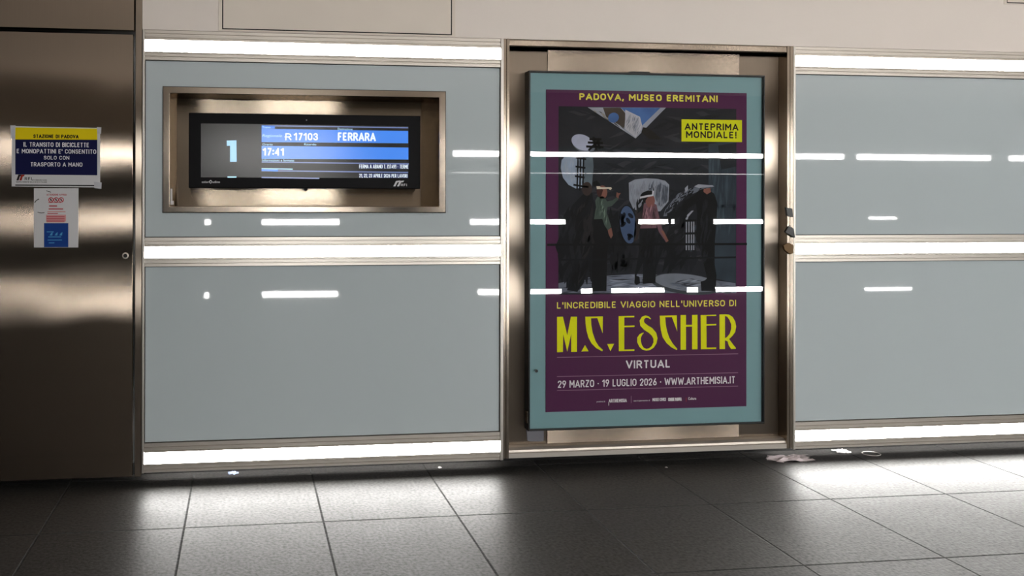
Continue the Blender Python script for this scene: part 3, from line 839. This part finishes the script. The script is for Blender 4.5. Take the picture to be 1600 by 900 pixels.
# stepped ramp falling from the right, barred column
a.flat([(2.4047,1.4871),(2.4865,1.49),(2.4911,1.4729),(2.4184,1.4599),(2.337,1.4256),(2.238,1.3235),(2.2093,1.3218),(2.22,1.3574),(2.2918,1.4425)], ly(2), md)
for k in range(6):
    a.flat([(x + k * 0.021, z + k * 0.0235) for x, z in [(2.2245,1.3532),(2.2425,1.3701),(2.2425,1.3447),(2.229,1.3302)]], ly(3), gy if k % 2 else dk)
a.flat([(2.3325,1.3447),(2.3959,1.349),(2.3916,1.1316),(2.3328,1.1362)], ly(2), tl)
a.flat([(2.3325,1.3489),(2.4004,1.3532),(2.3986,1.3063),(2.3353,1.3021)], ly(3), gy)
for x0_ in (1012, 1030, 1048, 1064):
    a.stroke([([(2.3388,1.4171)][0][0] + (x0_ - 1012) * 0.00081, [(2.3389,1.2979)][0][1]), ([(2.3388,1.4171)][0][0] + (x0_ - 1012) * 0.00081, [(2.3391,1.1413)][0][1])], ly(4), gy, 0.006)
for L in ([(2.3282,1.2298),(2.396,1.2313)], [(2.3281,1.2979),(2.3959,1.2995)]):
    a.stroke(L, ly(5), bk_, 0.012)
# round base on the floor
a.oval(*[(2.3375,0.9617)][0], 0.20, 0.055, ly(3), pic('base_dark', (60, 65, 72)), -0.12)
a.oval(*[(2.3466,0.9676)][0], 0.19, 0.045, ly(4), pic('base_top', (120, 126, 137)), -0.12)
daub(a, [(2.4047,1.4871),(2.4865,1.49),(2.4911,1.4729),(2.4184,1.4599),(2.337,1.4256),(2.238,1.3235),(2.2093,1.3218),(2.22,1.3574),(2.2918,1.4425)], 70, ly(4) + 0.0001, [dk, e3, dk2, e4, dk], 48, 0.035, 0.010, 0.6)
daub(a, [(2.2295,0.967),(2.3285,0.9958),(2.4371,0.982),(2.4462,0.9563),(2.3286,0.9192),(2.2565,0.9413)], 40, ly(5), [f2, f3, f1], 4, 0.08, 0.008)
# dark groups behind
daub(a, [(1.6328,1.3404),(1.7329,1.4241),(1.8292,1.458),(1.8387,0.9626),(1.6334,0.9313)], 130, ly(3), [dk2, h3, dk2], 75, 0.14, 0.05, 0.5)
daub(a, [(1.8953,1.3909),(1.9882,1.3488),(2.0591,1.3996),(2.0774,1.0277),(1.9003,1.0124)], 90, ly(3), [dk2, h3], 75, 0.12, 0.05, 0.5)
daub(a, [(2.1842,1.3235),(2.3279,1.4511),(2.4184,1.4599),(2.4099,1.0079),(2.2025,1.0097)], 90, ly(3) - 0.00005, [dk2, h3], 60, 0.12, 0.045, 0.5)
a.flat([(1.6633,1.2986),(1.7068,1.3822),(1.7679,1.441),(1.8117,1.4495),(1.8294,1.3572),(1.8209,1.1474),(1.7685,0.9717),(1.7336,0.926),(1.6769,0.935),(1.7073,1.0476),(1.6678,1.1983)], ly(4), dk2)
a.oval(*[(1.7853,1.4662)][0], 0.028, 0.036, ly(5), pic('far_head', (60, 49, 46)))
# woman in green with raised hand
a.flat([(1.8224,1.311),(1.8866,1.311),(1.9044,1.2142),(1.8958,1.0797),(1.8933,0.9284),(1.8107,0.9276),(1.8166,1.0803)], ly(5), bk_)
a.flat([(1.8424,1.4244),(1.875,1.4278),(1.8962,1.401),(1.9262,1.4061),(1.9509,1.423),(1.958,1.4112),(1.9218,1.3758),(1.898,1.3707),(1.8945,1.3404),(1.9193,1.2664),(1.8999,1.2496),(1.8823,1.2732),(1.8699,1.3085),(1.8242,1.3068),(1.8346,1.3698),(1.831,1.4059)], ly(6), pic('green_sweater', (70, 84, 77)))
a.flat([(1.9456,1.4246),(1.9491,1.4499),(1.9579,1.4432),(1.9721,1.4449),(1.9615,1.4314),(1.958,1.4146)], ly(6), skn)
a.flat([(1.8999,1.2496),(1.9193,1.263),(1.9282,1.2226),(1.9176,1.2041),(1.9044,1.2268)], ly(6), skn)
a.oval(*[(1.8706,1.448)][0], 0.026, 0.036, ly(6), skn)
a.flat([(1.8398,1.4395),(1.838,1.4664),(1.8644,1.4732),(1.8732,1.4581),(1.8627,1.4278),(1.8486,1.4244)], ly(7), pic('auburn_hair', (61, 34, 30)))
a.flat([(1.816,1.4999),(1.8379,1.51),(1.8573,1.4917),(1.8556,1.4765),(1.8204,1.4797)], ly(7), bk_)
a.flat([(1.8362,1.4798),(1.8556,1.4799),(1.8608,1.4749),(1.9173,1.4751),(1.9226,1.4684),(1.9137,1.4599),(1.9031,1.4666),(1.8398,1.4647)], ly(8), pic('headset_white', (230, 210, 192)))
# figure with a blue patterned top
a.oval(*[(2.0104,1.2771)][0], 0.050, 0.105, ly(4), bk_, 0.1)
a.oval(*[(2.0131,1.2771)][0], 0.045, 0.100, ly(5), pic('pattern_blue', (70, 90, 124)), 0.12)
for q_ in range(9):
    a.oval([(2.006,1.2771)][0][0] + random.uniform(-.03, .03), [(2.006,1.2771)][0][1] + random.uniform(-.07, .07), 0.010, 0.018, ly(6), pic('pattern_navy', (17, 22, 37)), random.uniform(0, 3))
# woman in pink
a.flat([(2.0771,1.2644),(2.1932,1.2684),(2.2113,1.1538),(2.1685,1.0439),(2.165,0.9677),(2.0936,0.9667),(2.097,1.0783),(2.0597,1.011),(2.0731,0.9686),(2.0508,0.9646),(2.049,1.0111),(2.0729,1.1292)], ly(5), dk2)
a.flat([(2.0992,1.3869),(2.1394,1.398),(2.1707,1.3828),(2.1824,1.332),(2.2022,1.2556),(2.2337,1.1961),(2.2247,1.1834),(2.1843,1.2387),(2.1681,1.2854),(2.1709,1.2599),(2.0789,1.2576),(2.0904,1.3151)], ly(6), pic('pink_shirt', (112, 80, 88)))
a.flat([(2.1933,1.2472),(2.2094,1.2454),(2.2382,1.1919),(2.2274,1.1843)], ly(7), skn)
a.flat([(2.0592,1.3573),(2.0948,1.3827),(2.1037,1.3489),(2.0904,1.2981),(2.0639,1.1968),(2.0416,1.1884),(2.0504,1.2982)], ly(5), pic('brown_figure', (49, 41, 41)))
a.oval(*[(2.1349,1.4039)][0], 0.026, 0.036, ly(7), pic('shaded_skin', (128, 83, 76)))
a.flat([(2.0902,1.4461),(2.1214,1.4589),(2.1482,1.4573),(2.1501,1.4336),(2.1215,1.4234),(2.0992,1.3912),(2.0903,1.4123)], ly(8), bk_)
a.stroke([(2.0787,1.4207),(2.1215,1.4293),(2.1483,1.4336),(2.1518,1.4573)], ly(9), pic('headset_pale', (210, 210, 218)), 0.010)
a.flat([(2.0508,1.0111),(2.0757,1.0024),(2.0793,0.9685),(2.0597,0.9586),(2.0473,0.9689)], ly(6), bk_)
a.flat([(2.0908,0.9896),(2.1596,0.9915),(2.165,0.9677),(2.0953,0.9642)], ly(6), bk_)
# man in black, arms stretched forward
a.flat([(2.4456,1.4728),(2.4957,1.443),(2.514,1.3918),(2.5095,1.2977),(2.5005,1.1951),(2.4961,1.0755),(2.5098,1.007),(2.5054,0.9215),(2.4236,0.931),(2.4281,0.965),(2.4553,0.9904),(2.4188,1.1442),(2.3933,1.1955),(2.4004,1.3404),(2.3913,1.3916),(2.328,1.3489),(2.31,1.3489),(2.3189,1.4),(2.3822,1.4342),(2.4093,1.4599)], ly(6), bk_)
a.flat([(2.4365,1.4685),(2.4729,1.4729),(2.4774,1.4515),(2.4547,1.4387),(2.4347,1.4531)], ly(7), skn)
a.flat([(2.3821,1.4811),(2.4047,1.4922),(2.4865,1.4875),(2.4956,1.4807),(2.4093,1.4726)], ly(8), gy)
a.flat([(2.419,0.9737),(2.4825,0.9901),(2.5053,0.9643),(2.5008,0.9216),(2.4236,0.9241)], ly(7), dk2)
daub(a, [(1.8424,1.4244),(1.875,1.4278),(1.8945,1.3404),(1.9087,1.2563),(1.8823,1.2732),(1.8699,1.3085),(1.8242,1.3068),(1.8346,1.3698),(1.831,1.4059)], 40, ly(7), [pic('sweater_a', (58, 72, 64)), pic('sweater_b', (115, 135, 122))], 75, 0.05, 0.007)
daub(a, [(2.0992,1.3869),(2.1394,1.398),(2.1707,1.3828),(2.1682,1.2599),(2.0789,1.2576),(2.0904,1.3151)], 45, ly(7), [pic('shirt_a', (84, 58, 66)), pic('shirt_b', (167, 122, 132)), pic('shirt_c', (66, 46, 52))], 80, 0.05, 0.007)
daub(a, [(1.6633,1.2986),(1.7068,1.3822),(1.7679,1.441),(1.8117,1.4495),(1.8294,1.3572),(1.8209,1.1474),(1.7685,0.9717),(1.7336,0.926),(1.6769,0.935),(1.7073,1.0476),(1.6678,1.1983)], 60, ly(5), [h3, bk_, pic('coat', (36, 34, 36))], 75, 0.12, 0.03, 0.5)
daub(a, [(2.0771,1.2559),(2.1932,1.2599),(2.2068,1.1538),(2.1685,1.0439),(2.0934,1.0445),(2.0729,1.1292)], 30, ly(6), [bk_, h3], 80, 0.1, 0.02)
daub(a, [(2.4456,1.4429),(2.4957,1.4345),(2.5095,1.2977),(2.4961,1.0755),(2.5007,1.007),(2.4371,0.9905),(2.4006,1.1955),(2.4004,1.3404)], 40, ly(7), [h3, bk_], 80, 0.1, 0.02)
# two dark horizontal bands across the sheet
a.stroke([(1.568,1.1737),(2.6836,1.1729)], ly(10), bk_, 0.012)
a.stroke([(1.6288,1.0941),(2.6194,1.102)], ly(10), dk2, 0.010)
# lettering
p.sign('PADOVA, MUSEO EREMITANI', (1.7433,2.516,1.9327,1.9679), ly(1), pyel, 0.23)
p.rect((2.3095,2.6535,1.7199,1.8379), ly(11), ink('banner_yellow', (222, 226, 20)))
p.sign('ANTEPRIMA', (2.3275,2.6326,1.7818,1.818), ly(12), ink('banner_ink', (34, 22, 28)), 0.2)
p.sign('MONDIALE!', (2.3347,2.6224,1.7394,1.7756), ly(12), ink('banner_ink', (34, 22, 28)), 0.2)
p.sign("L'INCREDIBILE VIAGGIO NELL'UNIVERSO DI", (1.6229,2.6226,0.8396,0.8734), ly(1), pyel, 0.17)
p.sign('VIRTUAL', (2.0021,2.2505,0.5187,0.561), ly(1), iwt, 0.19)
p.sign('29 MARZO · 19 LUGLIO 2026 · WWW.ARTHEMISIA.IT', (1.6281,2.6184,0.4259,0.4641), ly(1), iwt, 0.155)
rule = ink('rule_line', (150, 112, 138))
for L in ([(1.6234,0.5853),(2.6347,0.5839)], [(1.6235,0.4852),(2.6348,0.4823)], [(1.6236,0.4125),(2.6349,0.4106)]):
    p.stroke(L, ly(1), rule, 0.0035)
p.sign('ARTHEMISIA', (1.9065,2.0073,0.3417,0.3602), ly(1), iwt, 0.19)
p.stroke([(1.9075,0.343),(1.9076,0.3262)], ly(1), iwt, 0.003)
p.stroke([(2.0314,0.3734),(2.0314,0.3363)], ly(1), rule, 0.003)
p.text('prodotta da', (1.8414,1.8871,0.3425,0.3526), ly(1), iwt)
p.text('con il patrocinio di', (2.0446,2.1354,0.3414,0.3516), ly(1), iwt)
p.sign('MUSEI CIVICI', (2.1497,2.2249,0.3422,0.3591), ly(1), iwt, 0.19)
p.sign('COMUNE PADOVA', (2.2378,2.3141,0.3404,0.3584), ly(1), iwt, 0.19)
p.stroke([(2.3394,0.3568),(2.3394,0.3346)], ly(1), ink('logo_red_bar', (150, 50, 60)), 0.004)
p.text('Cultura', (2.3509,2.3962,0.3439,0.3582), ly(1), iwt, 0.02)
Y = yel
p.flat([(1.6234,0.7972),(1.6554,0.7974),(1.6792,0.7001),(1.6989,0.7968),(1.7321,0.7963),(1.7323,0.6122),(1.7009,0.6121),(1.7008,0.7064),(1.6793,0.6142),(1.6572,0.7055),(1.6556,0.6127),(1.6237,0.6123)], ly(1), Y)
p.flat([(1.7561,0.6134),(1.7764,0.6475),(1.796,0.6136)], ly(1), Y)
p.flat([(1.7775,0.7956),(1.8741,0.7958),(1.8732,0.7068),(1.8435,0.7872),(1.8091,0.7867),(1.8109,0.7515),(1.818,0.7111),(1.8339,0.6672),(1.8515,0.64),(1.8744,0.6194),(1.8709,0.6121),(1.8374,0.6302),(1.8128,0.6542),(1.7952,0.6847),(1.7847,0.7217),(1.7794,0.7587)], ly(1), Y)
p.flat([(1.8979,0.6499),(1.9368,0.6508),(1.916,0.6125)], ly(1), Y)
p.flat([(1.9613,0.7956),(2.0479,0.7956),(2.0479,0.7882),(1.9925,0.788),(1.9926,0.7445),(2.0494,0.745),(2.0494,0.7372),(1.9926,0.7368),(1.9927,0.6191),(2.0488,0.6194),(2.0488,0.6113),(1.9626,0.6109)], ly(1), Y)
p.stroke([(2.1402,0.7773,0.0033),(2.1277,0.7877,0.008),(2.1116,0.7913,0.012),(2.0974,0.7848,0.018),(2.0895,0.769,0.024),(2.0938,0.7503,0.028),(2.1135,0.7324,0.0307),(2.1385,0.7174,0.0313),(2.1582,0.6968,0.0287),(2.1664,0.6746,0.0233),(2.1636,0.651,0.018),(2.1511,0.6302,0.014),(2.1333,0.6184,0.0107),(2.1154,0.6157,0.0093),(2.0976,0.6211,0.012),(2.0833,0.6369,0.0167),(2.0751,0.6577,0.0207),(2.0743,0.678,0.0207),(2.0832,0.6937,0.0147),(2.0921,0.7013,0.008),(2.1007,0.7056,0.002)], ly(1), Y)
p.flat([(2.1903,0.7945),(2.2855,0.7955),(2.2884,0.7098),(2.2585,0.7857),(2.2208,0.7856),(2.2237,0.7482),(2.2316,0.7108),(2.2442,0.6766),(2.2622,0.6474),(2.2893,0.6163),(2.2857,0.6106),(2.2569,0.6248),(2.2281,0.6491),(2.2065,0.6807),(2.1975,0.7148),(2.1921,0.7521)], ly(1), Y)
p.flat([(2.3071,0.7969),(2.3377,0.7968),(2.3378,0.7437),(2.3721,0.7438),(2.3721,0.7963),(2.4029,0.7965),(2.4031,0.6124),(2.3723,0.6123),(2.3722,0.7339),(2.3378,0.7335),(2.338,0.6116),(2.3073,0.6116)], ly(1), Y)
p.flat([(2.421,0.7949),(2.509,0.7953),(2.509,0.7888),(2.4537,0.7886),(2.4537,0.7459),(2.5091,0.7464),(2.5091,0.7389),(2.4537,0.7377),(2.4546,0.6203),(2.5092,0.6206),(2.5092,0.612),(2.4223,0.612)], ly(1), Y)
p.flat([(2.5276,0.7961),(2.5594,0.7966),(2.5596,0.6111),(2.5285,0.611)], ly(1), Y)
p.flat([(2.5594,0.7966),(2.5831,0.7946),(2.6033,0.7816),(2.618,0.7574),(2.6235,0.7298),(2.618,0.7008),(2.6016,0.6805),(2.5833,0.6637),(2.6016,0.6394),(2.6225,0.6143),(2.62,0.6109),(2.5943,0.6104),(2.5815,0.6295),(2.5742,0.6519),(2.5595,0.6573),(2.5595,0.6689),(2.5705,0.6742),(2.5869,0.6927),(2.5949,0.7183),(2.5949,0.7423),(2.585,0.7664),(2.5722,0.7838),(2.5594,0.7874)], ly(1), Y)
p.build('printed_sheet', t)
a.build('picture', t)

# ------------------------------------------------------------------ litter on the floor under the panels
def crumple(name, label, x, y, sx, sy, h, mm, seed, cat='litter'):
    rnd = random.Random(seed)
    n = 9
    vs, fs = [], []
    for j in range(n):
        for i in range(n):
            u, v = i / (n - 1) - 0.5, j / (n - 1) - 0.5
            k = 1 - 0.5 * rnd.random()
            edge_ = max(abs(u), abs(v)) * 2
            zz = h * (0.15 + 0.85 * rnd.random() * (1 - 0.6 * edge_ ** 2))
            vs.append((x + u * sx * (0.75 + 0.5 * rnd.random() * k), y + v * sy * (0.75 + 0.5 * rnd.random()), zz))
    lo = min(v[2] for v in vs)
    vs = [(a_, b_, c_ - lo + 0.0004) for a_, b_, c_ in vs]
    for j in range(n - 1):
        for i in range(n - 1):
            fs.append((j * n + i, j * n + i + 1, (j + 1) * n + i + 1, (j + 1) * n + i))
    o = MB().add(vs, fs, mm).build(name)
    md_ = o.modifiers.new('thickness', 'SOLIDIFY'); md_.thickness = 0.0006; md_.offset = 1
    return tag(o, label, cat)
crumple('plastic_wrapper', 'crumpled pinkish plastic wrapper on the floor by the right end of the door sill', 2.95, 0.035, 0.24, 0.085, 0.03, M['pink'], 3)
crumple('paper_scrap', 'small white scrap on the floor under the right lower panel', 3.323, 0.12, 0.085, 0.05, 0.022, M['scrap'], 5)
crumple('foil_scrap', 'small bluish scrap on the floor under the left lower panel', -0.053, 0.13, 0.05, 0.03, 0.018, mat('bluish_foil', (130, 140, 170), 0.3), 8)
crumple('paper_bit', 'tiny white bit on the floor left of the poster door', 1.021, 0.10, 0.018, 0.014, 0.012, M['scrap'], 9)
crumple('paper_bit', 'tiny white bit on the floor in front of the poster door', 2.21, -0.02, 0.012, 0.010, 0.006, M['scrap'], 11)
# thin white ring lying on the tiles
nseg, nr = 48, 8
vs, fs = [], []
for i in range(nseg):
    a_ = 2 * math.pi * i / nseg
    for j in range(nr):
        b_ = 2 * math.pi * j / nr
        r_ = 1 + 0.0022 / 0.045 * math.cos(b_)
        vs.append((3.462 + 0.047 * r_ * math.cos(a_), 0.066 + 0.036 * r_ * math.sin(a_), 0.0026 + 0.0022 * math.sin(b_)))
for i in range(nseg):
    for j in range(nr):
        fs.append((i * nr + j, ((i + 1) % nseg) * nr + j, ((i + 1) % nseg) * nr + (j + 1) % nr, i * nr + (j + 1) % nr))
rg_ = MB().add(vs, fs, M['scrap']).build('plastic_ring', smooth=True)
tag(rg_, 'thin white plastic ring lying on the floor under the right lower panel', 'ring')
